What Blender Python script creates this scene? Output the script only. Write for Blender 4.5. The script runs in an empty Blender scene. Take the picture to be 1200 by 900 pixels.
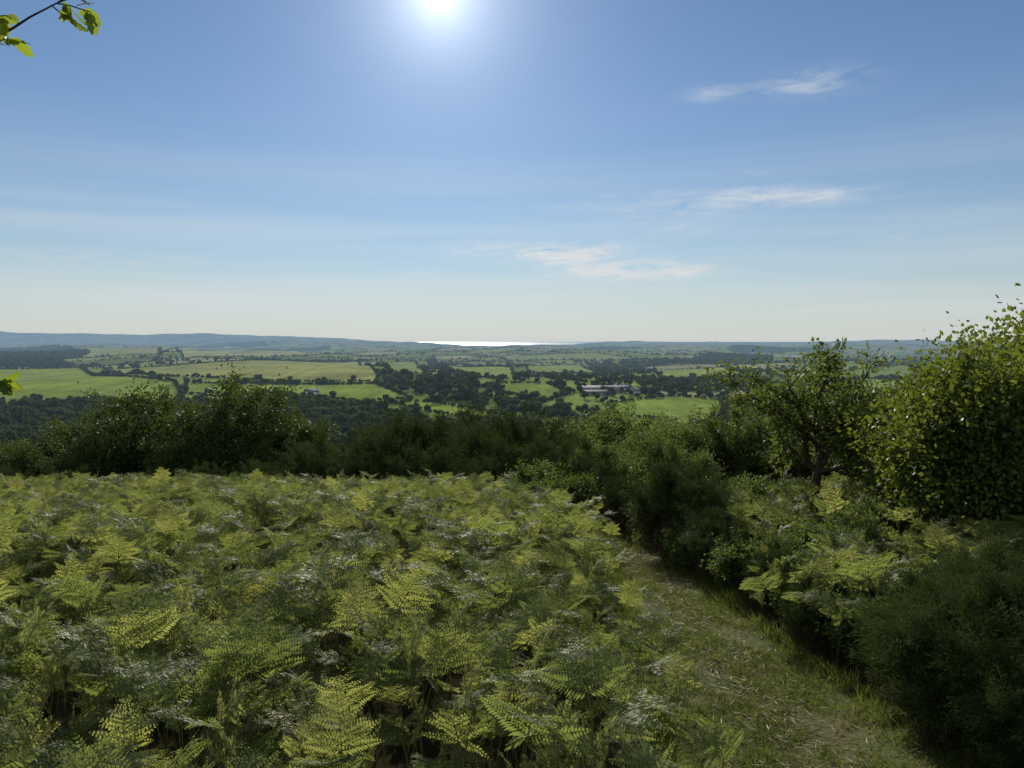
import bpy, math, numpy as np
from mathutils import Vector, Matrix, Euler
R=np.random.default_rng(7)
scene=bpy.context.scene
EYE=2.0
F=880.0; P=math.atan(50/880)
SUN_EL=math.radians(24.2); SUN_AZ=math.radians(-5.4)

# ------------------------------------------------------------------ terrain
PY=np.array([-200,-10,0,10,20,30,45,80,200,350,450,600,750,900,1050,1250,1600,2300,4500,7000,10000,13000,15000,22000],float)
PZ=np.array([6,-1.6,-2,-3,-4.4,-6.8,-11,-22,-50,-70,-75,-74,-67,-61.5,-60,-57,-56,-56,-54,-50,-47,-60,-150,-300],float)+EYE
def g(a): return np.exp(-a*a)
def H(x,y):
    x=np.asarray(x,float); y=np.asarray(y,float)
    z=0
    for k in (-.12,-.06,0,.06,.12):
        z=z+np.interp(y+k*(np.abs(y)+3),PY,PZ)/5
    A=np.interp(y,[0,30,300,800,1500,2300,5000,10000],[0.0,.0,2,9,15,20,27,22])
    w=.55*np.sin(x/110+1.3)*np.cos(y/150+.5)+.6*np.sin((x+.6*y)/310+.4)+.5*np.sin((x*.7-y)/520+2)+.5*np.cos((x-.3*y)/1150)*np.sin(y/900+1)
    z=z+A*w*.8
    near=np.clip(1-np.abs(y)/60,0,1)
    z=z+near*.07*(np.sin(x*1.1+.5)*np.cos(y*.9)+.6*np.sin(x*.4-y*.3))
    b=x/np.maximum(y,1)
    z=z+250*g((y-13000)/1900)*np.interp(b,[-.8,-.6,-.34,-.15,-.04],[1,.93,.66,.3,0])*(1+.08*np.sin(x/900))*(y>0)
    z=z+38*g((y-11000)/1500)*np.interp(b,[.04,.2,.8],[0,1,1.2])*(1+.4*np.sin(x/700))
    z=z+50*g((y-8000)/700)*g((x+1700)/1300)
    z=z-30*g((b+.03)/.11)*np.clip((y-5500)/3000,0,1)
    z=z+9*g((y-1150)/260)*g((x+420)/300)
    return z
_ty=np.exp(np.linspace(math.log(150),math.log(12000),1500))
def locate(u,v):
    """ground point seen on a bearing/dip as read off a survey photograph"""
    X=(u-600)/F; Y=(450-v)/F
    fw=math.cos(P)+Y*math.sin(P); up=Y*math.cos(P)-math.sin(P)
    s=_ty/fw
    d=EYE+up*s-H(X*s,_ty)
    i=np.argmax(d<0) if (d<0).any() else len(d)-1
    return (X*s[i],_ty[i])

# ------------------------------------------------------------------ helpers
def mesh_from(name,V,Fq,mats=(),matidx=None,smooth=False):
    me=bpy.data.meshes.new(name)
    V=np.asarray(V,np.float32); q=np.asarray(Fq,np.int32)
    nf=len(q)
    me.vertices.add(len(V)); me.vertices.foreach_set('co',V.ravel())
    me.loops.add(q.size); me.polygons.add(nf)
    me.loops.foreach_set('vertex_index',q.ravel())
    me.polygons.foreach_set('loop_start',(np.arange(nf)*q.shape[1]).astype(np.int32))
    me.polygons.foreach_set('loop_total',np.full(nf,q.shape[1],np.int32))
    for m in mats: me.materials.append(m)
    if matidx is not None: me.polygons.foreach_set('material_index',np.asarray(matidx,np.int32))
    if smooth: me.polygons.foreach_set('use_smooth',np.ones(nf,bool))
    me.update(calc_edges=True); me.validate()
    return me
def add(name,me,loc=(0,0,0),rot=(0,0,0),sc=1,parent=None,coll=None):
    o=bpy.data.objects.new(name,me); o.location=loc; o.rotation_euler=rot
    o.scale=(sc,sc,sc) if np.isscalar(sc) else sc
    (coll or scene.collection).objects.link(o)
    if parent: o.parent=parent
    return o
def unit(a): return a/np.maximum(np.linalg.norm(a,axis=-1,keepdims=True),1e-9)
def leaves(C,L,W,D=None,spread=1.0,rng=R):
    """rhombic leaf quads at C, length L, width W, pointing roughly D"""
    n=len(C); d=rng.normal(size=(n,3))
    if D is not None: d=D+spread*d*.6
    d=unit(d); s=unit(np.cross(d,rng.normal(size=(n,3))))
    L=np.broadcast_to(L,(n,))[:,None]*rng.uniform(.65,1.3,(n,1)); W=np.broadcast_to(W,(n,))[:,None]*rng.uniform(.7,1.2,(n,1))
    V=np.stack([C,C+d*L*.45+s*W*.5,C+d*L,C+d*L*.45-s*W*.5],1).reshape(-1,3)
    return V,np.arange(n*4).reshape(n,4)
def tube(path,rad,sides=6):
    path=np.asarray(path,float); n=len(path)
    t=unit(np.gradient(path,axis=0)); ref=np.array([.31,.9,.2])
    a=unit(np.cross(t,ref)); b=np.cross(t,a)
    th=np.linspace(0,2*np.pi,sides,endpoint=False)
    V=path[:,None]+np.asarray(rad)[:,None,None]*(a[:,None]*np.cos(th)[None,:,None]+b[:,None]*np.sin(th)[None,:,None])
    i=np.arange(n-1)[:,None]*sides; j=np.arange(sides)[None]; k=(j+1)%sides
    Q=np.stack([i+j,i+k,i+sides+k,i+sides+j],-1).reshape(-1,4)
    return V.reshape(-1,3),Q
class Acc:
    def __init__(s): s.V=[];s.Q=[];s.M=[];s.n=0
    def add(s,V,Q,m):
        s.V.append(V); s.Q.append(np.asarray(Q)+s.n); s.M.append(np.full(len(Q),m)); s.n+=len(V)
    def mesh(s,name,mats):
        return mesh_from(name,np.concatenate(s.V),np.concatenate(s.Q),mats,np.concatenate(s.M))

# ------------------------------------------------------------------ materials
class NT:
    def __init__(s,t): s.t=t
    def n(s,k,**kw):
        nd=s.t.nodes.new(k)
        for a,b in kw.items(): setattr(nd,a,b)
        return nd
    def l(s,a,b): s.t.links.new(a,b)
    def m(s,op,a,b=None,c=None,clamp=False):
        nd=s.n('ShaderNodeMath',operation=op); nd.use_clamp=clamp
        for i,v in enumerate((a,b,c)):
            if v is None: continue
            if isinstance(v,(int,float)): nd.inputs[i].default_value=v
            else: s.l(v,nd.inputs[i])
        return nd.outputs[0]
    def mix(s,f,a,b,bt='MIX'):
        nd=s.n('ShaderNodeMix',data_type='RGBA',blend_type=bt)
        for i,v in ((0,f),(6,a),(7,b)):
            if isinstance(v,(int,float)): nd.inputs[i].default_value=v
            elif isinstance(v,tuple): nd.inputs[i].default_value=(*v,1)
            else: s.l(v,nd.inputs[i])
        return nd.outputs[2]
    def noise(s,scale,detail=3,vec=None,rough=.55):
        nd=s.n('ShaderNodeTexNoise'); nd.inputs['Scale'].default_value=scale; nd.inputs['Detail'].default_value=detail; nd.inputs['Roughness'].default_value=rough
        if vec is not None: s.l(vec,nd.inputs['Vector'])
        return nd.outputs['Fac']
    def mr(s,f,a,b,c,d):
        nd=s.n('ShaderNodeMapRange'); s.l(f,nd.inputs[0])
        for i,v in enumerate((a,b,c,d)): nd.inputs[i+1].default_value=v
        return nd.outputs[0]
HAZE_GLOW=(0.22,0.32,0.43)
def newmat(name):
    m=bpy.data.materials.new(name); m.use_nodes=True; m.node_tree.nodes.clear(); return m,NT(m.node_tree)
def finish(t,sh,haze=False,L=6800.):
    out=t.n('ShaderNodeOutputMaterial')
    if haze: # painted aerial perspective: glowing haze colour mixed in by distance from hill top
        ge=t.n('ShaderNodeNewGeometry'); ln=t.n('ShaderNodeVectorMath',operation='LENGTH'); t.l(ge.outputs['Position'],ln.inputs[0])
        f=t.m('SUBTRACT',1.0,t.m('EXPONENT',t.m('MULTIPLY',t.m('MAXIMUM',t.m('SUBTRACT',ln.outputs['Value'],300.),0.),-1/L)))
        em=t.n('ShaderNodeEmission'); em.inputs[0].default_value=(*HAZE_GLOW,1)
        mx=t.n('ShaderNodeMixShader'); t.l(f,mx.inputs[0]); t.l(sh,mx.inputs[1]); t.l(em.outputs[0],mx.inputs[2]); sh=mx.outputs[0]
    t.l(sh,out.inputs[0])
def princ(t,col,rough,spec=.5):
    p=t.n('ShaderNodeBsdfPrincipled')
    if isinstance(col,tuple): p.inputs['Base Color'].default_value=(*col,1)
    else: t.l(col,p.inputs['Base Color'])
    p.inputs['Roughness'].default_value=rough; p.inputs['Specular IOR Level'].default_value=spec
    return p
def leafmat(name,c1,c2,tr,scale=3.,rough=.45,spec=.5,tfac=.45,haze=False):
    m,t=newmat(name)
    ge=t.n('ShaderNodeNewGeometry'); oi=t.n('ShaderNodeObjectInfo')
    nz=t.noise(scale,2,ge.outputs['Position'])
    f=t.m('ADD',t.m('MULTIPLY',t.mr(nz,.3,.7,0,1),.5),t.m('MULTIPLY',oi.outputs['Random'],.5),clamp=True)
    c=t.mix(f,c1,c2)
    p=princ(t,c,rough,spec) if spec>0 else t.n('ShaderNodeBsdfDiffuse')
    if spec<=0: t.l(c,p.inputs[0])
    tl=t.n('ShaderNodeBsdfTranslucent'); t.l(t.mix(f,tuple(x*.6 for x in tr),tr),tl.inputs[0])
    mx=t.n('ShaderNodeMixShader'); mx.inputs[0].default_value=tfac; t.l(p.outputs[0],mx.inputs[1]); t.l(tl.outputs[0],mx.inputs[2])
    finish(t,mx.outputs[0],haze); return m
def plainmat(name,c1,c2,scale=5.,rough=.8,haze=False,spec=.3):
    m,t=newmat(name); ge=t.n('ShaderNodeNewGeometry')
    c=t.mix(t.mr(t.noise(scale,4,ge.outputs['Position']),.3,.7,0,1),c1,c2)
    finish(t,princ(t,c,rough,spec).outputs[0],haze); return m
M_fern=leafmat('bracken_leaf',(.060,.092,.026),(.145,.185,.06),(.32,.39,.08),.8,.56,.24,.47)
M_fern2=leafmat('bracken_leaf_young',(.15,.17,.055),(.20,.21,.08),(.48,.51,.11),.8,.55,.25,.5)
M_stem=plainmat('bracken_stem',(.10,.12,.03),(.16,.13,.05),9,.7,spec=.15)
M_bark=plainmat('bark',(.03,.025,.018),(.08,.065,.05),14,.9,spec=.1)
M_haw=leafmat('hawthorn_leaf',(.028,.048,.014),(.060,.085,.022),(.13,.18,.03),1.2,.6,.15,.32)
M_oakl=leafmat('oak_leaf',(.034,.058,.015),(.07,.10,.022),(.19,.25,.035),1.2,.6,.18,.38)
M_bright=leafmat('sycamore_leaf',(.035,.06,.014),(.08,.115,.022),(.26,.32,.03),1.5,.5,.25,.42)
M_gorse=leafmat('gorse_spines',(.022,.038,.012),(.055,.075,.022),(.07,.10,.02),2.5,.8,.06,.25)
M_gorseb=leafmat('gorse_dry',(.07,.055,.035),(.11,.09,.06),(.08,.06,.03),2.5,.8,.08,.2)
M_bramble=leafmat('bramble_leaf',(.040,.066,.02),(.085,.12,.035),(.18,.25,.04),2.,.6,.2,.38)
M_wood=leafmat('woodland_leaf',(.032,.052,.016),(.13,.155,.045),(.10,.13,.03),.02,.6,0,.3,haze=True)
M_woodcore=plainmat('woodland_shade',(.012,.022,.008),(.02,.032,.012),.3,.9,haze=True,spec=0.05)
M_grass=leafmat('grass_blade',(.068,.095,.024),(.135,.155,.04),(.22,.27,.045),1.6,.6,.15,.42)
M_straw=plainmat('dry_straw',(.22,.17,.09),(.36,.29,.17),20,.7)

# ------------------------------------------------------------------ fields & woods
def poly(pts): return np.array([locate(*p) for p in pts])
def inside(px,py,pl):
    r=np.zeros(px.shape,bool); n=len(pl)
    for i in range(n):
        x1,y1=pl[i]; x2,y2=pl[(i+1)%n]
        if y1==y2: continue
        c=((y1>py)!=(y2>py))&(px<(x2-x1)*(py-y1)/(y2-y1)+x1); r^=c
    return r
FIELDS=[
 ([(-90,433),(95,432),(125,441),(205,448),(213,462),(214,471),(-90,475)],(.185,.235,.045)),
 ([(122,433),(200,429),(420,424),(443,440),(441,447),(330,447),(180,441)],(.25,.26,.09)),
 ([(218,449),(440,450),(482,468),(420,471),(330,462),(217,462)],(.185,.24,.048)),
 ([(450,471),(505,471),(560,481),(598,490),(600,497),(520,486)],(.20,.26,.045)),
 ([(448,425),(488,424),(498,438),(455,438)],(.20,.24,.07)),
 ([(512,425),(600,431),(606,445),(535,441)],(.19,.24,.055)),
 ([(570,450),(640,449),(668,462),(640,470),(590,461)],(.17,.215,.05)),
 ([(712,484),(722,472),(790,464),(842,468),(850,482),(830,497),(760,491)],(.19,.25,.05)),
 ([(760,434),(850,430),(872,440),(775,444)],(.20,.24,.065)),
 ([(612,428),(680,427),(700,437),(620,438)],(.19,.23,.06)),
 ([(900,436),(1060,428),(1090,440),(930,452)],(.18,.23,.055)),
 ([(30,412),(180,408),(190,416),(60,421)],(.24,.26,.10)),
 ([(200,409),(330,408),(400,415),(215,420)],(.27,.28,.12)),
 ([(560,417),(700,413),(760,420),(600,424)],(.19,.23,.07)),
]
FIELDW=[(poly(p),c) for p,c in FIELDS]
WOODS=[ # outline, square metres per tree, wooded floor?
 ([(-120,479),(120,478),(215,476),(330,470),(420,479),(520,499),(620,512),(712,508),(712,528),(-120,528)],85,1),
 ([(444,442),(500,443),(545,449),(580,464),(650,476),(712,488),(695,502),(602,488),(560,476),(490,466),(462,458)],240,0),
 ([(-90,407),(80,406),(105,414),(60,422),(95,430),(-90,431)],130,1),
 ([(690,428),(760,425),(905,417),(905,424),(760,430),(700,435)],280,0),
 ([(745,449),(850,446),(905,440),(905,452),(850,460),(790,460),(750,458)],280,0),
 ([(850,475),(1100,460),(1150,470),(1150,500),(850,500)],130,1),
 ([(500,424),(512,424),(560,445),(545,446)],170,1),
 ([(265,401),(310,401),(315,406),(270,406)],130,1),
]
WOODW=[(poly(p),d,f) for p,d,f in WOODS]
SP=190.
def cells(x,y):
    """irregular field layout: nearest jittered site, distance to field edge, field id"""
    x=x+35*np.sin(y/260)+14*np.sin(y/75+x/120); y=y+30*np.sin(x/230)
    gx=np.floor(x/SP); gy=np.floor(y/SP)
    d1=np.full(x.shape,1e9); d2=d1.copy(); idd=np.zeros(x.shape)
    for i in(-1,0,1):
        for j in(-1,0,1):
            a=gx+i; b=gy+j
            h=np.sin(a*127.1+b*311.7)*43758.5453; h1=h-np.floor(h)
            h=np.sin(a*269.5+b*183.3)*24634.6345; h2=h-np.floor(h)
            d=np.hypot((a+h1)*SP-x,(b+h2)*SP-y)
            idn=np.modf(np.abs(h1*17.3+h2*9.1))[0]
            c=d<d1; d2=np.where(c,d1,np.minimum(d2,d)); idd=np.where(c,idn,idd); d1=np.where(c,d,d1)
    return d2-d1,idd

# ------------------------------------------------------------------ ground sheet
th=np.concatenate([np.linspace(-180,-50,40)[:-1],np.linspace(-50,50,1150),np.linspace(50,180,40)[1:]])
th=np.radians(th)
rr=np.concatenate([[.3],np.exp(np.linspace(math.log(.6),math.log(300),150))[:-1],np.exp(np.linspace(math.log(300),math.log(21000),470))])
TT,RR=np.meshgrid(th,rr); X=RR*np.sin(TT); Y=RR*np.cos(TT); Z=H(X,Y)
col=np.zeros(X.shape+(3,))
e,idd=cells(X,Y)
pal=np.array([(.16,.21,.045),(.13,.17,.038),(.20,.235,.07),(.27,.265,.12),(.11,.145,.038),(.18,.235,.055),(.23,.21,.11)])
col[:]=pal[(idd*7).astype(int)%7]
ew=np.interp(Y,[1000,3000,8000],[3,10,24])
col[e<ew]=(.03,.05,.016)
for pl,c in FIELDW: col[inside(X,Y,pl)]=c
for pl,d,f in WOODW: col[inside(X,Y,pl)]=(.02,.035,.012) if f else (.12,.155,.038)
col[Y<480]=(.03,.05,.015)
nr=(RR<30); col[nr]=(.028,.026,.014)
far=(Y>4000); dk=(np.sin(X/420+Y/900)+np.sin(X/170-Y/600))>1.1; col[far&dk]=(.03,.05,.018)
nR,nT=X.shape
i=np.arange(nR-1)[:,None]*nT; j=np.arange(nT-1)[None]
Q=np.stack([i+j,i+nT+j,i+nT+j+1,i+j+1],-1).reshape(-1,4)
M_ground,t=newmat('ground_fields')
at=t.n('ShaderNodeAttribute',attribute_name='Col'); ge=t.n('ShaderNodeNewGeometry')
n1=t.noise(.012,4,ge.outputs['Position']); n2=t.noise(.15,4,ge.outputs['Position'])
mp=t.n('ShaderNodeMapping'); mp.inputs['Rotation'].default_value=(0,0,.5); mp.inputs['Scale'].default_value=(.06,.008,.05); t.l(ge.outputs['Position'],mp.inputs[0])
n3=t.noise(1,3,mp.outputs[0])
k=t.m('MULTIPLY',t.m('MULTIPLY',t.mr(n1,.3,.7,.72,1.24),t.mr(n2,.3,.7,.82,1.18)),t.mr(n3,.3,.7,.82,1.18))
cc=t.n('ShaderNodeVectorMath',operation='SCALE'); t.l(at.outputs['Color'],cc.inputs[0]); t.l(k,cc.inputs['Scale'])
df=t.n('ShaderNodeBsdfDiffuse'); t.l(cc.outputs[0],df.inputs[0])
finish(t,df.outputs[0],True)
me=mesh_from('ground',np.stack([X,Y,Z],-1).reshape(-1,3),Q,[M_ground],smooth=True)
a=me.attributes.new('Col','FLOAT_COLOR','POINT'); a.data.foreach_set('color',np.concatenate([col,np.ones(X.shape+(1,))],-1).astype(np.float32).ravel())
add('ground',me)
# sea
M_sea,t=newmat('sea_water')
p=princ(t,(.02,.05,.07),.25,.5)
nz=t.noise(.02,3); bp=t.n('ShaderNodeBump'); bp.inputs['Strength'].default_value=.4; bp.inputs['Distance'].default_value=5; t.l(nz,bp.inputs['Height']); t.l(bp.outputs[0],p.inputs['Normal'])
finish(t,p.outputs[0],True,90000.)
add('sea',mesh_from('sea',[(-150000,9000,-120),(150000,9000,-120),(150000,190000,-120),(-150000,190000,-120)],np.array([(0,1,2,3)]),[M_sea]))

# ------------------------------------------------------------------ scatter system
ng=bpy.data.node_groups.new('scatter','GeometryNodeTree')
ng.interface.new_socket('Geometry',in_out='INPUT',socket_type='NodeSocketGeometry')
cs=ng.interface.new_socket('Coll',in_out='INPUT',socket_type='NodeSocketCollection')
ng.interface.new_socket('Geometry',in_out='OUTPUT',socket_type='NodeSocketGeometry')
N=ng.nodes; gi=N.new('NodeGroupInput'); go=N.new('NodeGroupOutput'); ci=N.new('GeometryNodeCollectionInfo')
ci.inputs['Separate Children'].default_value=True; ci.inputs['Reset Children'].default_value=True
iop=N.new('GeometryNodeInstanceOnPoints'); iop.inputs['Pick Instance'].default_value=True
def na(nm,ty):
    q=N.new('GeometryNodeInputNamedAttribute'); q.data_type=ty; q.inputs[0].default_value=nm; return q.outputs[0]
L_=ng.links
L_.new(gi.outputs['Coll'],ci.inputs[0]); L_.new(gi.outputs[0],iop.inputs['Points']); L_.new(ci.outputs[0],iop.inputs['Instance'])
L_.new(na('idx','INT'),iop.inputs['Instance Index']); L_.new(na('rot','FLOAT_VECTOR'),iop.inputs['Rotation']); L_.new(na('scl','FLOAT_VECTOR'),iop.inputs['Scale'])
L_.new(iop.outputs[0],go.inputs[0])
def scatter(name,pts,rot,scl,idx,coll):
    me=bpy.data.meshes.new(name); n=len(pts); me.vertices.add(n); me.vertices.foreach_set('co',np.asarray(pts,np.float32).ravel())
    if np.ndim(scl)==1: scl=np.repeat(np.asarray(scl)[:,None],3,1)
    a=me.attributes.new('rot','FLOAT_VECTOR','POINT'); a.data.foreach_set('vector',np.asarray(rot,np.float32).ravel())
    a=me.attributes.new('scl','FLOAT_VECTOR','POINT'); a.data.foreach_set('vector',np.asarray(scl,np.float32).ravel())
    a=me.attributes.new('idx','INT','POINT'); a.data.foreach_set('value',np.asarray(idx,np.int32))
    o=add(name,me); md=o.modifiers.new('scatter','NODES'); md.node_group=ng; md[cs.identifier]=coll
    return o
def lib(name,meshes):
    c=bpy.data.collections.new(name)
    for m_ in meshes: c.objects.link(bpy.data.objects.new(m_.name,m_))
    return c

# ------------------------------------------------------------------ bracken
def frond(seed,young=False):
    r=np.random.default_rng(seed); A=Acc()
    hs=r.uniform(.48,.74); bl=r.uniform(.28,.44); lean=r.uniform(.03,.2); tilt=r.uniform(.85,1.6)
    if young: hs*=1.12; bl*=.75; tilt=r.uniform(.3,1.0)
    n=26; s=np.linspace(0,1,n); k=hs/(hs+bl)
    ang=np.where(s<k,lean*s/k,lean+(tilt-lean)*np.clip((s-k)/(1-k)*2.4,0,1)**.8+.25*np.clip((s-k)/(1-k),0,1)**2)
    ds=(hs+bl)/(n-1); y=np.concatenate([[0],np.cumsum(np.sin(ang[:-1]))])*ds; z=np.concatenate([[0],np.cumsum(np.cos(ang[:-1]))])*ds
    path=np.stack([0*y,y,z],1); V,Qd=tube(path,np.linspace(.005,.0012,n),4); A.add(V,Qd,1)
    C=[];D=[];LL=[];WW=[];Nn=[]
    npin=11
    for q in range(npin):
        tq=(q/npin)**.9; ss=k+(1-k)*(.02+.96*tq)
        p0=np.array([0,np.interp(ss,s,y),np.interp(ss,s,z)]); an=np.interp(ss,s,ang)
        T=np.array([0,math.sin(an),math.cos(an)]); Nrm=np.array([0,-math.cos(an),math.sin(an)])
        lp=bl*.70*(1-tq)**.9*(1 if q else .9)+.01
        for sd in(-1,1):
            if r.random()<.04: continue
            fa=r.uniform(.25,.6); d=unit(np.array([sd*math.cos(fa),0,0])+T*math.sin(fa)+Nrm*r.uniform(-.2,.4))
            droop=r.uniform(-.1,.4); m=max(4,int(lp/.0145))
            w=np.linspace(.04,1,m); pts=p0+d*(w[:,None]*lp)-np.array([0,0,1])*(w**2)[:,None]*lp*droop
            tip=pts[-1]; A.add(*tube(np.array([p0,pts[m//2],tip]),[.0018,.0012,.0005],3),1)
            dd=unit(np.gradient(np.vstack([p0,pts]),axis=0)[1:]); n2=unit(np.cross(dd,np.cross(Nrm,dd))); sv=unit(np.cross(n2,dd))
            pl=lp*.24*(1-w)**.7*np.clip(w*6+.35,0,1)+.005
            for s2 in(-1,1):
                C.append(pts); D.append(unit(sv*s2+dd*.45+n2*r.uniform(-.25,.1,(m,1)))); LL.append(pl*r.uniform(.85,1.1,m)); Nn.append(n2+r.normal(size=(m,3))*.25); WW.append(np.minimum(.0135*np.ones(m),pl*.6))
    C=np.concatenate(C);D=np.concatenate(D);LL=np.concatenate(LL)[:,None];WW=np.concatenate(WW)[:,None];Nn=unit(np.concatenate(Nn))
    S=unit(np.cross(Nn,D))
    V=np.stack([C-S*WW*.35,C+D*LL*.5-S*WW*.5,C+D*LL,C+D*LL*.5+S*WW*.5],1).reshape(-1,3)
    A.add(V,np.arange(len(V)).reshape(-1,4),0)
    return A.mesh('bracken_frond',[M_fern2 if young else M_fern,M_stem])
fr=lib('bracken_fronds',[frond(i,i%4==3) for i in range(16)])
def pathc(y): return 1.74+.06*np.sin(y*.8)-np.clip(y-11,0,9)**1.5*.05
def pathw(y): return np.interp(y,[0,4.3,6.5,8.7,11.6,14,18],[.64,.58,.48,.33,.22,.18,.15])
def lump(x,y): return .5+.5*(np.sin(x*1.3+y*.5+1)*np.cos(y*1.1-x*.3)*.6+.4*np.sin(x*2.9+1.7)*np.sin(y*2.3))
n=int(38*36*24); x=R.uniform(-19,19,n); y=R.uniform(.9,24,n)
keep=(np.abs(x)<.78*y+1.6)
dx=x-pathc(y)
keep&=(dx<-pathw(y)-.12-.05*R.random(n))|(dx>pathw(y)+.2)
keep&=~((dx>0)&(y<5.0)&(x<3.6)&(x>2.1))
keep&=R.random(n)<np.where(dx>0,.7,1.0)*np.interp(y,[4,9,18,24],[1,.62,.42,.3])
keep&=np.hypot(x,y)>1.5
gap=np.sin(x*2.1+1.3*np.sin(y*1.7))*np.sin(y*2.7+x*.8)+.3*R.normal(size=n); keep&=gap>-.95
x=x[keep];y=y[keep];n=len(x)
sc=(.74+.32*lump(x,y))*R.uniform(.62,1.22,n)
dd=np.abs(x-pathc(y))-pathw(y); sc*=np.interp(dd,[0,.7],[.62,1])
sc*=np.interp(np.hypot(x,y),[1.5,4],[.8,1])
rot=np.stack([R.normal(0,.22,n),R.normal(0,.22,n),R.uniform(0,6.283,n)],1)
scatter('bracken',np.stack([x,y,H(x,y)-.02],1),rot,sc,R.integers(0,16,n),fr)
NB=n

# ------------------------------------------------------------------ footpath and grass
ys=np.linspace(.5,18,160); ws=np.linspace(-1,1,15)
YY,WW=np.meshgrid(ys,ws,indexing='ij'); XX=pathc(YY)+WW*(pathw(YY)+.35); ZZ=H(XX,YY)+.045-.01*(1-WW**2)+.006*np.sin(XX*9)*np.sin(YY*7)
i=np.arange(159)[:,None]*15; j=np.arange(14)[None]
M_path,t=newmat('footpath_turf'); ge=t.n('ShaderNodeNewGeometry')
na1=t.noise(2.2,5,ge.outputs['Position']); na2=t.noise(25,5,ge.outputs['Position'],.7); na3=t.noise(4,4,ge.outputs['Position'])
c=t.mix(t.mr(na1,.38,.62,0,1),(.075,.10,.025),(.11,.105,.04)); c=t.mix(t.mr(na3,.52,.70,0,.6),c,(.085,.066,.038)); c=t.mix(t.mr(na2,.45,.75,0,.45),c,(.16,.14,.07))
p=princ(t,c,.9,.1); bp=t.n('ShaderNodeBump'); bp.inputs['Strength'].default_value=.9; bp.inputs['Distance'].default_value=.03; t.l(na2,bp.inputs['Height']); t.l(bp.outputs[0],p.inputs['Normal'])
finish(t,p.outputs[0])
add('footpath',mesh_from('footpath',np.stack([XX,YY,ZZ],-1).reshape(-1,3),np.stack([i+j,i+j+1,i+16+j,i+15+j],-1).reshape(-1,4),[M_path],smooth=True))
def tuft(seed,h,nb,rad,wid,fl=.55):
    r=np.random.default_rng(seed); C=np.stack([r.normal(0,rad,nb),r.normal(0,rad,nb),np.zeros(nb)],1)
    D=np.stack([r.normal(0,fl,nb),r.normal(0,fl,nb),np.ones(nb)],1); V,Qd=leaves(C,h,wid,D,.15,r)
    return mesh_from('grass_tuft',V,Qd,[M_grass])
gr=lib('grass_tufts',[tuft(i,.024+.010*i,34,.045,.005,.9) for i in range(3)]+[tuft(10+i,.13,26,.03,.006) for i in range(3)])
n=8500; y=1.5+13*R.random(n)**1.25; w=R.uniform(-1,1,n); x=pathc(y)+w*(pathw(y)+.25)
pn=np.sin(x*5+1)*np.sin(y*3.1)+.5*np.sin(x*11+y*7)+.35*np.sin(x*23-y*17); kp=(pn>-.3+.5*R.normal(0,.5,n))|(np.abs(w)>.75); x=x[kp];y=y[kp];w=w[kp];n=len(x)
tall=(np.abs(w)>.84)&(R.random(n)<.35)
scatter('grass',np.stack([x,y,H(x,y)+.037],1),np.stack([R.normal(0,.2,n),R.normal(0,.2,n),R.uniform(0,6.28,n)],1),R.uniform(.4,1.35,n),np.where(tall,R.integers(3,6,n),R.integers(0,3,n)),gr)
n=5200; y=R.uniform(2,13,n); w=R.normal(0,.55,n); x=pathc(y)+w*(pathw(y)); C=np.stack([x,y,H(x,y)+.055+R.uniform(0,.018,n)],1)
D=np.stack([R.normal(size=n),R.normal(size=n),R.normal(size=n)*.12],1); V,Qd=leaves(C,.085,.007,D,.05)
add('dry_litter',mesh_from('dry_litter',V,Qd,[M_straw]))

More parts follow.
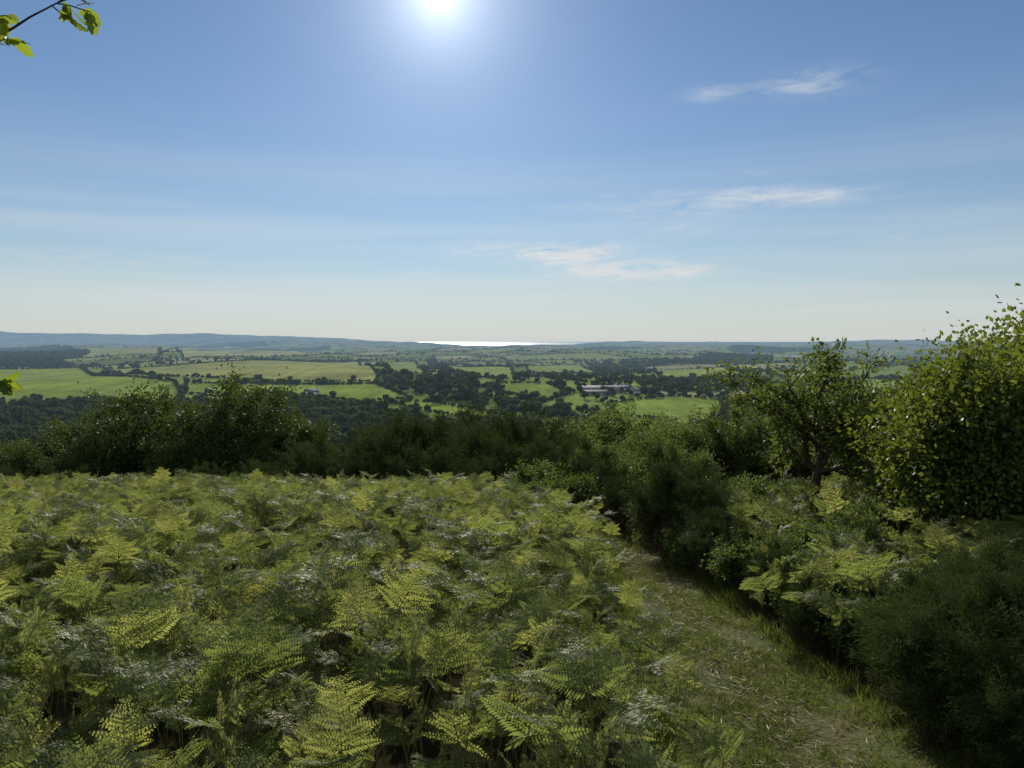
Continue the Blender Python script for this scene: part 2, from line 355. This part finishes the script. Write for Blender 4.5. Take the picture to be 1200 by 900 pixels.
# ------------------------------------------------------------------ trees and shrubs
def tree(name,seed,h,rx,ry,cz,rz,limbs,twigs,lpt,L,W,mats,trunk=.12,stems=1,cl=.28,lean=(0,0),needle=False,trunk_h=.35,dry=0):
    """h: crown top; crown ellipsoid (rx,ry,rz) centred at cz; origin at the foot"""
    r=np.random.default_rng(seed); A=Acc(); LC=[];LD=[]
    for st in range(stems):
        off=np.array([r.normal(0,.25*rx*(stems>1)),r.normal(0,.25*ry*(stems>1)),0])
        th_=h*trunk_h; n=6; s=np.linspace(0,1,n)[:,None]
        top=off+np.array([lean[0]*.5+r.normal(0,.08*rx),lean[1]*.5+r.normal(0,.08*ry),th_])
        pth=off*(1-s)+top*s+np.sin(s*3)*r.normal(0,.04*h*.4,3)*[1,1,0]
        A.add(*tube(pth,trunk*(1.25-.6*s[:,0])/math.sqrt(stems),8),0)
        for l in range(limbs):
            d=unit(r.normal(size=3)); d[2]=d[2]*.9+.15
            rad=r.uniform(.55,1.0)
            tgt=np.array([lean[0],lean[1],cz])+d*[rx,ry,rz]*rad
            p0=pth[-1-r.integers(0,3)]
            m=7; s2=np.linspace(0,1,m)[:,None]; mid=(p0+tgt)/2+np.array([0,0,.12*h])*r.uniform(-.3,1)+r.normal(0,.06*h,3)
            pl=(1-s2)**2*p0+2*s2*(1-s2)*mid+s2**2*tgt
            pl[1:-1]+=r.normal(0,.015*h,(m-2,3))
            r0=trunk*.5/math.sqrt(stems)
            A.add(*tube(pl,r0*(1-.85*s2[:,0]),5),0)
            for q in range(twigs):
                b=pl[r.integers(2,m)]; dd=unit(r.normal(size=3)+unit(b-np.array([lean[0],lean[1],cz*.8]))*.8+[0,0,.25])
                ln=min(rx,rz)*cl*r.uniform(.6,1.6); e_=b+dd*ln; m2=b+(e_-b)*.5+r.normal(0,.08*ln,3)
                A.add(*tube(np.array([b,m2,e_]),[r0*.22,r0*.14,r0*.05],3),0)
                k=int(lpt*r.uniform(.6,1.3)); f=r.uniform(.15,1.05,k)[:,None]
                c=b+(e_-b)*f+r.normal(0,.2*ln if not needle else .1*ln,(k,3)); LC.append(c); LD.append(np.tile(dd,(k,1))+[0,0,-.1])
    C=np.concatenate(LC); D=np.concatenate(LD); ok=C[:,2]>.05; C=C[ok];D=D[ok]
    V,Qd=leaves(C,L,W,D,1.0 if not needle else .9,r)
    if dry:
        z=C[:,2]+r.normal(0,.1*h,len(C))<h*dry; A.add(V,Qd,0); A.M[-1]=np.where(z,2,1)
    else: A.add(V,Qd,1)
    return A.mesh(name,mats)
def put(name,me,x,y,rz=0,sc=1,dz=0):
    return add(name,me,(x,y,float(H(x,y))-.05+dz),(0,0,rz),sc)
def bx(u,y): return (u-600)/F*y
# hawthorn clump, left
haw=[tree('hawthorn_tree',20+i,6,2.6,2.6,3.6,2.3,15,15,58,.15,.115,[M_bark,M_haw],.13,2,.38) for i in range(3)]
for k,(u,yy,s,rz) in enumerate([(165,36,1.0,0),(115,39,.90,1),(225,41,.88,2),(287,35,1.04,3.4),(335,34,.74,4),(58,37,.66,5),(15,36,.6,.5),(-40,38,.66,2.2),(250,33,.66,1.2),(95,33,.55,4.4),(200,33,.6,2.9),(30,33,.5,3),(310,33,.6,2)]):
    put('hawthorn_tree',haw[k%3],bx(u,yy),yy,rz,s)
# dark gorse / thorn scrub, centre
gor=[tree('gorse_bush',40+i,2.8,1.5,1.5,1.4,1.25,11,16,95,.10,.024,[M_bark,M_gorse,M_gorseb],.05,3,.42,needle=True,trunk_h=.25,dry=.4) for i in range(3)]
for k,(u,yy,s) in enumerate([(400,27,.95),(440,28,1.05),(480,26,1.26),(520,27,1.2),(560,25,1.02),(600,25,1.28),(640,27,1.1),(350,27,.8),(300,28,.7),(425,24,.7),(680,26,.85),(500,23,.75),(610,22,.7),(240,27,.62),(160,28,.58),(70,28,.58),(0,28,.6),(-50,27,.55),(545,30,1.35),(465,31,1.4),(655,21,.75),(575,22,.72),(380,30,1.1)]):
    put('gorse_bush',gor[k%3],bx(u,yy),yy,k*1.3,s)
# rounded leafy sallows in the middle and behind right
sal=[tree('sallow_tree',60+i,3.6,1.9,1.9,2.1,1.6,14,15,60,.11,.07,[M_bark,M_bramble],.08,3,.38) for i in range(2)]
for k,(u,yy,s) in enumerate([(735,30,1.06),(690,27,.82),(775,24,.70),(665,31,.9),(812,21,.6),(748,21,.48),(700,19,.42),(800,17,.40),(905,30,1.0)]):
    put('sallow_tree',sal[k%2],bx(u,yy),yy,k*1.7,s)
for k,(u,yy,s) in enumerate([(850,26,.52),(885,22,.40),(1030,20,.48),(1065,22,.60),(975,22,.40),(1110,19,.5),(1050,16,.34),(930,24,.45)]):
    put('hawthorn_tree',haw[k%3],bx(u,yy),yy,k*1.7,s)
# slender oak right of centre
oak=tree('oak_tree',77,4.15,1.55,1.5,2.9,1.15,16,13,40,.10,.06,[M_bark,M_oakl],.10,1,.40,trunk_h=.5)
put('oak_tree',oak,bx(945,14.5),14.5,0,.93)
put('oak_tree',oak,bx(865,20),20,2.4,.74)
put('oak_tree',oak,bx(1015,17),17,4.1,.78)
# large bright-leaved tree on the right edge
syc=tree('sycamore_tree',83,3.35,1.5,1.6,1.85,1.4,24,17,72,.085,.062,[M_bark,M_bright],.09,3,.42)
put('sycamore_tree',syc,bx(1185,9.6),9.6,0,.85)
put('sycamore_tree',syc,bx(1280,10.8),10.8,2.,1.03)
put('sycamore_tree',syc,bx(1110,12.5),12.5,3.6,.78)
# thorn and bramble along the path, gorse bottom right
brm=[tree('bramble_bush',90+i,1.25,.75,.75,.6,.55,12,13,60,.062,.042,[M_bark,M_bramble],.02,4,.45) for i in range(3)]
for k,(x_,y_,s) in enumerate([(2.75,8.1,.62),(2.9,6.9,.6),(2.5,9.6,.6),(3.0,5.8,.55),(2.6,12,.9),(3.9,12.5,.85),(1.0,14.2,.8),(.6,16,.95),(2.3,15,1.0),(5.2,14.5,.8),(7,13,.9),(8.2,12,1.0),(3.9,8.9,.7),(4.9,10.2,.7)]):
    put('bramble_bush',brm[k%3],x_,y_,k*2.1,s)
gb=tree('gorse_bush',120,1.05,.62,.62,.5,.48,16,20,230,.035,.006,[M_bark,M_gorse,M_gorseb],.02,5,.42,needle=True,trunk_h=.2,dry=.15)
for x_,y_,s in [(2.9,4.5,1.0),(3.4,5.0,1.05),(2.85,3.75,.7)]: put('gorse_bush',gb,x_,y_,x_*3,s)
g2=tree('gorse_bush',121,1.7,.6,.6,.85,.8,12,17,110,.05,.010,[M_bark,M_gorse,M_gorseb],.03,4,.4,needle=True,trunk_h=.2,dry=.35)
for x_,y_,s in [(2.35,10.6,.95),(2.65,10.1,.8),(1.75,14.8,.85),(2.1,13.2,.7),(1.35,16.5,1.0),(2.55,8.8,.55),(2.7,7.4,.5),(3.35,7.3,.6),(2.6,6.3,.42)]: put('gorse_bush',g2,x_,y_,x_*3,s)

# overhanging oak just left of the viewpoint
def oakleaf_batch(C,D,Nn,S):
    out=np.array([(0,0),(.10,.12),(.22,.16),(.28,.30),(.20,.38),(.34,.52),(.24,.60),(.33,.74),(.2,.80),(.12,.95),(0,1),(-.12,.95),(-.2,.80),(-.33,.74),(-.24,.60),(-.34,.52),(-.20,.38),(-.28,.30),(-.22,.16),(-.10,.12)])*[.8,1]
    V=[];Q_=[];nb=0
    for c,d,n_,s in zip(C,D,Nn,S):
        sd=np.cross(n_,d); P_=c+(d*out[:,1:2]+sd*out[:,:1]+n_*(np.abs(out[:,:1])*.25-.25*out[:,1:2]**2))*s; mid=c+(d*out[:11,1:2]-n_*.25*out[:11,1:2]**2)*s
        V+=[P_,mid]
        for a in range(10):
            Q_.append((nb+20+a,nb+a,nb+a+1,nb+21+a)); b=(20-a)%20; b2=20-a-1
            Q_.append((nb+20+a,nb+21+a,nb+b2,nb+b))
        nb+=31
    return np.concatenate(V),np.array(Q_)
M_young=leafmat('young_oak_leaf',(.06,.10,.018),(.10,.15,.025),(.36,.45,.03),1.5,.5,.3,.5)
r=np.random.default_rng(5)
A=Acc(); bx0=-5.6; by0=3.4; bz0=float(H(bx0,by0))
A.add(*tube([(bx0,by0,bz0-.1),(bx0+.1,by0,bz0+1.2),(bx0-.05,by0+.1,bz0+2.6),(bx0+.1,by0,bz0+4.2)],[.2,.16,.13,.06],10),0)
def pt(u,v,d):
    X_=(u-600)/F;Y_=(450-v)/F; fw=math.cos(P)+Y_*math.sin(P); up=Y_*math.cos(P)-math.sin(P); return np.array([X_*d/fw,d,EYE+up*d/fw])
LCs=[];LDs=[];LN=[];LS=[]
def twig(path,rad,nl,f0=.5,size=.085):
    path=np.array(path); A.add(*tube(path,np.linspace(rad,.002,len(path)),6),0)
    for q in range(nl):
        f=f0+(1-f0)*q/(max(nl-1,1)); ii=f*(len(path)-1); a=int(min(ii,len(path)-2)); p_=path[a]+(path[a+1]-path[a])*(ii-a); d_=unit(path[a+1]-path[a])
        LCs.append(p_); dn=unit(d_*.8+r.normal(0,.55,3)+[0,0,-.25]); LDs.append(dn); LN.append(unit(np.cross(dn,r.normal(size=3)))); LS.append(size*r.uniform(.8,1.25))
root=np.array([bx0+.05,by0,bz0+2.9])
twig([root,(-4.3,3.2,3.15),(-3.1,3.1,3.05)],.02,0)
twig([(-3.1,3.1,3.05),pt(-60,70,3.0),pt(0,43,3.0),pt(35,20,3.0),pt(66,4,3.0),pt(92,-6,3.0)],.008,3,.93)
twig([pt(66,4,3),pt(80,6,2.98),pt(106,14,2.97)],.003,10,.2,.08)
twig([pt(60,6,3),pt(72,16,2.98),pt(82,20,2.97)],.003,5,.5,.065)
twig([pt(66,4,3),pt(90,-12,3),pt(112,-20,3)],.003,6,.3)
twig([pt(-20,55,3),pt(-5,50,2.98),pt(10,44,2.98)],.004,6,.5,.08)
twig([pt(-40,30,3),pt(-12,20,2.98),pt(8,18,2.98)],.004,5,.4,.08)
twig([root+[0,0,-.9],(-3.6,3.3,2.2),pt(-60,430,3.),pt(-18,446,3),pt(2,447,3)],.012,8,.9,.075)
for q in range(22):
    d=unit(r.normal(size=3)+[-.3,0,.35]); b=np.array([bx0,by0,bz0+3.6]); e_=b+d*[1.5,1.4,1.3]
    A.add(*tube([b,(b+e_)/2+r.normal(0,.1,3),e_],[.03,.018,.006],5),0)
    for w_ in range(6):
        s_=b+(e_-b)*r.uniform(.4,1); d2=unit(r.normal(size=3)); twig([s_,s_+d2*.2,s_+d2*.38+[0,0,-.03]],.006,9,.2)
V,Qd=oakleaf_batch(np.array(LCs),np.array(LDs),np.array(LN),np.array(LS)); A.add(V,Qd,1)
add('oak_tree',A.mesh('oak_tree',[M_bark,M_young]))

# ------------------------------------------------------------------ distant trees
def fartree(seed,nl,L,h=9,mats=(M_bark,M_wood,M_woodcore)):
    r=np.random.default_rng(seed); A=Acc(); A.add(*tube([(0,0,-1),(0,0,h*.4)],[.4,.25],5),0)
    lobes=[(np.array([r.normal(0,1.5),r.normal(0,1.5),h*r.uniform(.35,.75)]),r.uniform(1.6,2.7)) for _ in range(9)]
    for c,rad in lobes:
        d=unit(r.normal(size=(nl//9,3))); C=c+d*rad*r.uniform(.75,1.08,(len(d),1)); V,Qd=leaves(C,L,L*.75,np.cross(d,r.normal(size=d.shape)),.5,r); A.add(V,Qd,1)
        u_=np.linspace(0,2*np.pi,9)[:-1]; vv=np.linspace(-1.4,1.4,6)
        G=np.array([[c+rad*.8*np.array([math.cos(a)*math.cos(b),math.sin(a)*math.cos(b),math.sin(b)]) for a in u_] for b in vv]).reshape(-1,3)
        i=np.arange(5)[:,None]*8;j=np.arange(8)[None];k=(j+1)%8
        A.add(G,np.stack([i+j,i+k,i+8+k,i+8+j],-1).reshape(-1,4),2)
    return A.mesh('broadleaf_tree',list(mats))
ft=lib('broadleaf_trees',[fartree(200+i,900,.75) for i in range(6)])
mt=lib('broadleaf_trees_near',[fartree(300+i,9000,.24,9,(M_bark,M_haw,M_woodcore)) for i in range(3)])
def wood_pts(pl,dens):
    x0,y0=pl.min(0);x1,y1=pl.max(0); n=int((x1-x0)*(y1-y0)*dens); n=min(n,400000)
    x=R.uniform(x0,x1,n);y=R.uniform(y0,y1,n);k=inside(x,y,pl); return x[k],y[k]
WX=[];WY=[]
for pl,d,f in WOODW:
    a,b=wood_pts(pl,1./d)
    if len(a)>7000: a=a[:7000];b=b[:7000]
    WX.append(a);WY.append(b)
x=np.concatenate(WX);y=np.concatenate(WY)
kf=np.ones(len(x),bool)
for pl,c in FIELDW[:6]: kf&=~inside(x,y,pl)
x=x[kf];y=y[kf];n=len(x); NW=n
big=np.where(R.random(n)<.3,1.3,1.0)
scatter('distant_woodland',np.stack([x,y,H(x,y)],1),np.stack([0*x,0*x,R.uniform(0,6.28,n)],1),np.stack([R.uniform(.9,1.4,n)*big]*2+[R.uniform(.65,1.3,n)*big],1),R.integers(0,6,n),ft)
# hedgerows: along explicit field edges and the general field pattern
hx=[];hy=[];hs=[]
for pl,c in FIELDW:
    for a in range(len(pl)):
        p0=pl[a];p1=pl[(a+1)%len(pl)]; ln=np.hypot(*(p1-p0)); m=int(ln/2.0)+1; f=R.random(m)
        hx.append(p0[0]+(p1[0]-p0[0])*f+R.normal(0,.7,m)); hy.append(p0[1]+(p1[1]-p0[1])*f+R.normal(0,.7,m)); hs.append(np.where(R.random(m)<.06,R.uniform(.5,.95,m),R.uniform(.25,.42,m)))
n=420000; y=R.uniform(560,4300,n)**1.0; x=R.uniform(-.76,.76,n)*y
e,_=cells(x,y); k=(e<4.); 
for pl,c in FIELDW+[(q_[0],0) for q_ in WOODW if q_[2]]: k&=~inside(x,y,pl)
x=x[k];y=y[k]; hx.append(x);hy.append(y); m=len(x); hs.append(np.where(R.random(m)<.18,R.uniform(.5,1.0,m),R.uniform(.28,.5,m)))
# loose parkland trees
n=1800; y=np.exp(R.uniform(math.log(650),math.log(3500),n)); x=R.uniform(-.1,.75,n)*y; k=np.ones(n,bool)
for pl,c in FIELDW: k&=~inside(x,y,pl)
k&=(np.sin(x/90)+np.sin(y/130+x/200))>.4
hx.append(x[k]);hy.append(y[k]);hs.append(R.uniform(.6,1.1,k.sum()))
x=np.concatenate(hx);y=np.concatenate(hy);s=np.concatenate(hs);n=len(x); NH=n
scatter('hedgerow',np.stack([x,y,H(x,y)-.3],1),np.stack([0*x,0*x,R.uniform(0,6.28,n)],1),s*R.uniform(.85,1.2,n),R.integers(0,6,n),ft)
# steep wooded slope just below the brow
n=700; y=R.uniform(46,330,n); x=R.uniform(-.85,.85,n)*y; 
scatter('hillside_woodland',np.stack([x,y,H(x,y)-.5],1),np.stack([0*x,0*x,R.uniform(0,6.28,n)],1),R.uniform(.45,.75,n)*np.interp(y,[46,150],[.75,1.2]),R.integers(0,3,n),mt)

# ------------------------------------------------------------------ farm buildings
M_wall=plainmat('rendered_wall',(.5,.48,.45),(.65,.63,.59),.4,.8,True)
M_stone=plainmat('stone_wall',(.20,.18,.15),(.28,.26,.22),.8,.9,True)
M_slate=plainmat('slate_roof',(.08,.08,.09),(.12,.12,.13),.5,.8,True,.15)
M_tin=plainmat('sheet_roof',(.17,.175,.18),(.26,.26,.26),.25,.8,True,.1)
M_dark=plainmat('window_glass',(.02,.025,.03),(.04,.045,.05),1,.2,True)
def box(a,b):
    (x0,y0,z0),(x1,y1,z1)=a,b
    return np.array([(x0,y0,z0),(x1,y0,z0),(x1,y1,z0),(x0,y1,z0),(x0,y0,z1),(x1,y0,z1),(x1,y1,z1),(x0,y1,z1)],float),np.array([(0,3,2,1),(4,5,6,7),(0,1,5,4),(1,2,6,5),(2,3,7,6),(3,0,4,7)])
def building(name,u,v,L,W,h,rh,rz,mw,mroof,win,chim=False):
    x_,y_=locate(u,v); e=bpy.data.objects.new(name,None); scene.collection.objects.link(e); e.location=(x_,y_,float(H(x_,y_))-.3); e.rotation_euler=(0,0,rz)
    V,Qd=box((-L/2,-W/2,-1),(L/2,W/2,h)); add('walls',mesh_from('walls',V,Qd,[mw]),parent=e)
    gv=np.array([(-L/2,-W/2,h),(-L/2,W/2,h),(-L/2,0,h+rh),(L/2,-W/2,h),(L/2,W/2,h),(L/2,0,h+rh)])
    add('gables',mesh_from('gables',gv,np.array([(0,2,1),(3,4,5)]),[mw]),parent=e)
    o=.5; t_=.2
    for sg,nm in((-1,'roof_front'),(1,'roof_back')):
        k=rh/(W/2); y1=sg*(W/2+o); z1=h-o*k+.05
        V=np.array([(-L/2-o,0,h+rh+.05),(L/2+o,0,h+rh+.05),(L/2+o,y1,z1),(-L/2-o,y1,z1)]); V=np.vstack([V,V+[0,0,t_]])
        add(nm,mesh_from(nm,V,np.array([(0,1,2,3),(7,6,5,4),(0,4,5,1),(1,5,6,2),(2,6,7,3),(3,7,4,0)]),[mroof]),parent=e)
    A=Acc()
    for i in range(win):
        cx=-L/2+(i+.5)*L/win
        for zz in ([1.2,3.7] if h>4.8 and not name=='barn' else [1.2]):
            if h<zz+1.3: continue
            A.add(*box((cx-.6,-W/2-.05,zz),(cx+.6,-W/2+.1,zz+1.3)),0)
    A.add(*(box((-.55+L*.07,-W/2-.06,0),(.55+L*.07,-W/2+.1,2.2)) if name!='barn' else box((L*.25,-W/2-.06,0),(L*.25+4,-W/2+.1,3.1))),0)
    add('windows_and_door',A.mesh('windows_and_door',[M_dark]),parent=e)
    if chim:
        for s_ in(-1,1):
            V,Qd=box((s_*(L/2-.9)-.4,-.4,h+rh-.6),(s_*(L/2-.9)+.4,.4,h+rh+1.2)); add('chimney',mesh_from('chimney',V,Qd,[M_stone]),parent=e)
building('barn',702,459,42,14,3.6,3.2,.06,M_stone,M_tin,6)
building('barn',700,463,28,11,3.0,2.4,.06,M_stone,M_slate,5)
building('farmhouse',733,460,12,8,5.2,3,-.3,M_wall,M_slate,4,True)
building('farmhouse',744,463,9,7,5.0,2.6,.7,M_wall,M_slate,3,True)
building('cottage',366,464,13,7,5.0,2.6,.4,M_wall,M_slate,3,True)
building('cottage',724,455,9,7,5.0,2.6,1.1,M_wall,M_slate,3,True)

# ------------------------------------------------------------------ sky
w=bpy.data.worlds.new('World'); scene.world=w; w.use_nodes=True; w.node_tree.nodes.clear(); t=NT(w.node_tree)
ST=.1
sk=t.n('ShaderNodeTexSky',sky_type='NISHITA'); sk.sun_disc=False; sk.sun_elevation=SUN_EL; sk.sun_rotation=SUN_AZ; sk.altitude=150; sk.air_density=1.0; sk.dust_density=.0; sk.ozone_density=3
tc=t.n('ShaderNodeTexCoord'); sx=t.n('ShaderNodeSeparateXYZ'); t.l(tc.outputs['Generated'],sx.inputs[0])
az=t.m('ARCTAN2',sx.outputs[0],sx.outputs[1]); el=t.m('ARCSINE',sx.outputs[2])
sv=(math.sin(SUN_AZ)*math.cos(SUN_EL),math.cos(SUN_AZ)*math.cos(SUN_EL),math.sin(SUN_EL))
dp=t.n('ShaderNodeVectorMath',operation='DOT_PRODUCT'); t.l(tc.outputs['Generated'],dp.inputs[0]); dp.inputs[1].default_value=sv
ang=t.m('ARCCOSINE',t.m('MINIMUM',dp.outputs['Value'],.999999))
def gauss(x,s): return t.m('EXPONENT',t.m('MULTIPLY',t.m('POWER',t.m('ABSOLUTE',t.m('DIVIDE',x,s)),2.0),-1.0))
hz=t.m('EXPONENT',t.m('MULTIPLY',t.m('MAXIMUM',el,0.0),-1/.10))
gsc=t.n('ShaderNodeVectorMath',operation='MULTIPLY'); t.l(sk.outputs[0],gsc.inputs[0]); gsc.inputs[1].default_value=(.64,.71,.78)
col=t.mix(t.m('MULTIPLY',hz,.90),gsc.outputs[0],(5.7,6.0,5.8))
cv=t.n('ShaderNodeCombineXYZ'); t.l(t.m('MULTIPLY',az,7.5),cv.inputs[0]); t.l(t.m('MULTIPLY',t.m('SUBTRACT',el,t.m('MULTIPLY',az,.03)),38.),cv.inputs[1]); cv.inputs[2].default_value=1.7
nz=t.n('ShaderNodeTexNoise'); nz.inputs['Scale'].default_value=2.1; nz.inputs['Detail'].default_value=9; nz.inputs['Roughness'].default_value=.7; nz.inputs['Distortion'].default_value=.6; t.l(cv.outputs[0],nz.inputs['Vector'])
wisp=t.mr(nz.outputs['Fac'],.36,.68,0,1)
cv2=t.n('ShaderNodeCombineXYZ'); t.l(t.m('MULTIPLY',az,1.1),cv2.inputs[0]); t.l(t.m('MULTIPLY',el,22.),cv2.inputs[1]); cv2.inputs[2].default_value=3.3
veil=t.mr(t.noise(1.0,5,cv2.outputs[0]),.40,.72,0,1)
def azel(u,v):
    X_=(u-600)/F;Y_=(450-v)/F; fw=math.cos(P)+Y_*math.sin(P); up=Y_*math.cos(P)-math.sin(P)
    return math.atan2(X_,fw),math.asin(up/math.sqrt(X_*X_+fw*fw+up*up))
tot=None
for u,v,su,sv_,a in [(665,298,70,12,1.9),(745,319,95,11,2.0),(880,229,40,7,.75),(960,231,45,7,.75),(950,98,50,13,.6),(835,110,30,8,.5),(1045,275,30,10,.6),(820,240,160,18,.5),(560,292,60,9,.6),(120,303,160,8,.5),(890,204,30,6,.5),(800,270,60,10,.5)]:
    a0,e0=azel(u,v)
    gg=t.m('MULTIPLY',t.m('MULTIPLY',gauss(t.m('SUBTRACT',az,a0),su/F),gauss(t.m('SUBTRACT',el,e0),sv_/F)),a)
    tot=gg if tot is None else t.m('ADD',tot,gg)
cl=t.m('MULTIPLY',tot,wisp,clamp=True)
low=t.m('MULTIPLY',t.m('MULTIPLY',veil,gauss(t.m('SUBTRACT',el,.07),.12)),.55)
cl=t.m('MAXIMUM',cl,low)
# unseen bright cloud sheet, added behind the viewpoint as fill light
fill_cloud=t.m('MULTIPLY',t.mr(sx.outputs[1],.25,-.35,0,1),t.mr(nz.outputs['Fac'],.25,.6,.5,1))
cl=t.m('MAXIMUM',cl,fill_cloud)
col=t.mix(cl,col,(6.7,7.0,7.2))
g1=t.m('ADD',t.m('MULTIPLY',gauss(ang,.009),60.),t.m('ADD',t.m('MULTIPLY',t.m('EXPONENT',t.m('MULTIPLY',ang,-1/.038)),10.),t.m('MULTIPLY',t.m('EXPONENT',t.m('MULTIPLY',ang,-1/.14)),3.5)))
gl=t.n('ShaderNodeVectorMath',operation='SCALE'); gl.inputs[0].default_value=(.92,.96,1.0); t.l(g1,gl.inputs['Scale'])
ad=t.n('ShaderNodeVectorMath',operation='ADD'); t.l(col,ad.inputs[0]); t.l(gl.outputs[0],ad.inputs[1])
bg=t.n('ShaderNodeBackground'); bg.inputs['Strength'].default_value=ST; t.l(ad.outputs[0],bg.inputs[0])
wo=t.n('ShaderNodeOutputWorld'); t.l(bg.outputs[0],wo.inputs[0])
sd=bpy.data.lights.new('sun','SUN'); sd.energy=5; sd.angle=math.radians(.5); sd.color=(1,.94,.82)
so=bpy.data.objects.new('sun',sd); scene.collection.objects.link(so); so.rotation_euler=(-Vector(sv)).to_track_quat('-Z','Y').to_euler()

# ------------------------------------------------------------------ camera
cam=bpy.data.cameras.new('camera'); cam.sensor_width=36; cam.lens=36*F/1200; cam.clip_start=.05; cam.clip_end=400000
co=bpy.data.objects.new('camera',cam); scene.collection.objects.link(co); co.location=(0,0,EYE); co.rotation_euler=(math.pi/2-P,0,0); scene.camera=co
scene.view_settings.view_transform='Standard'; scene.view_settings.look='None'; scene.view_settings.exposure=0
print('counts',NB,NW,NH)
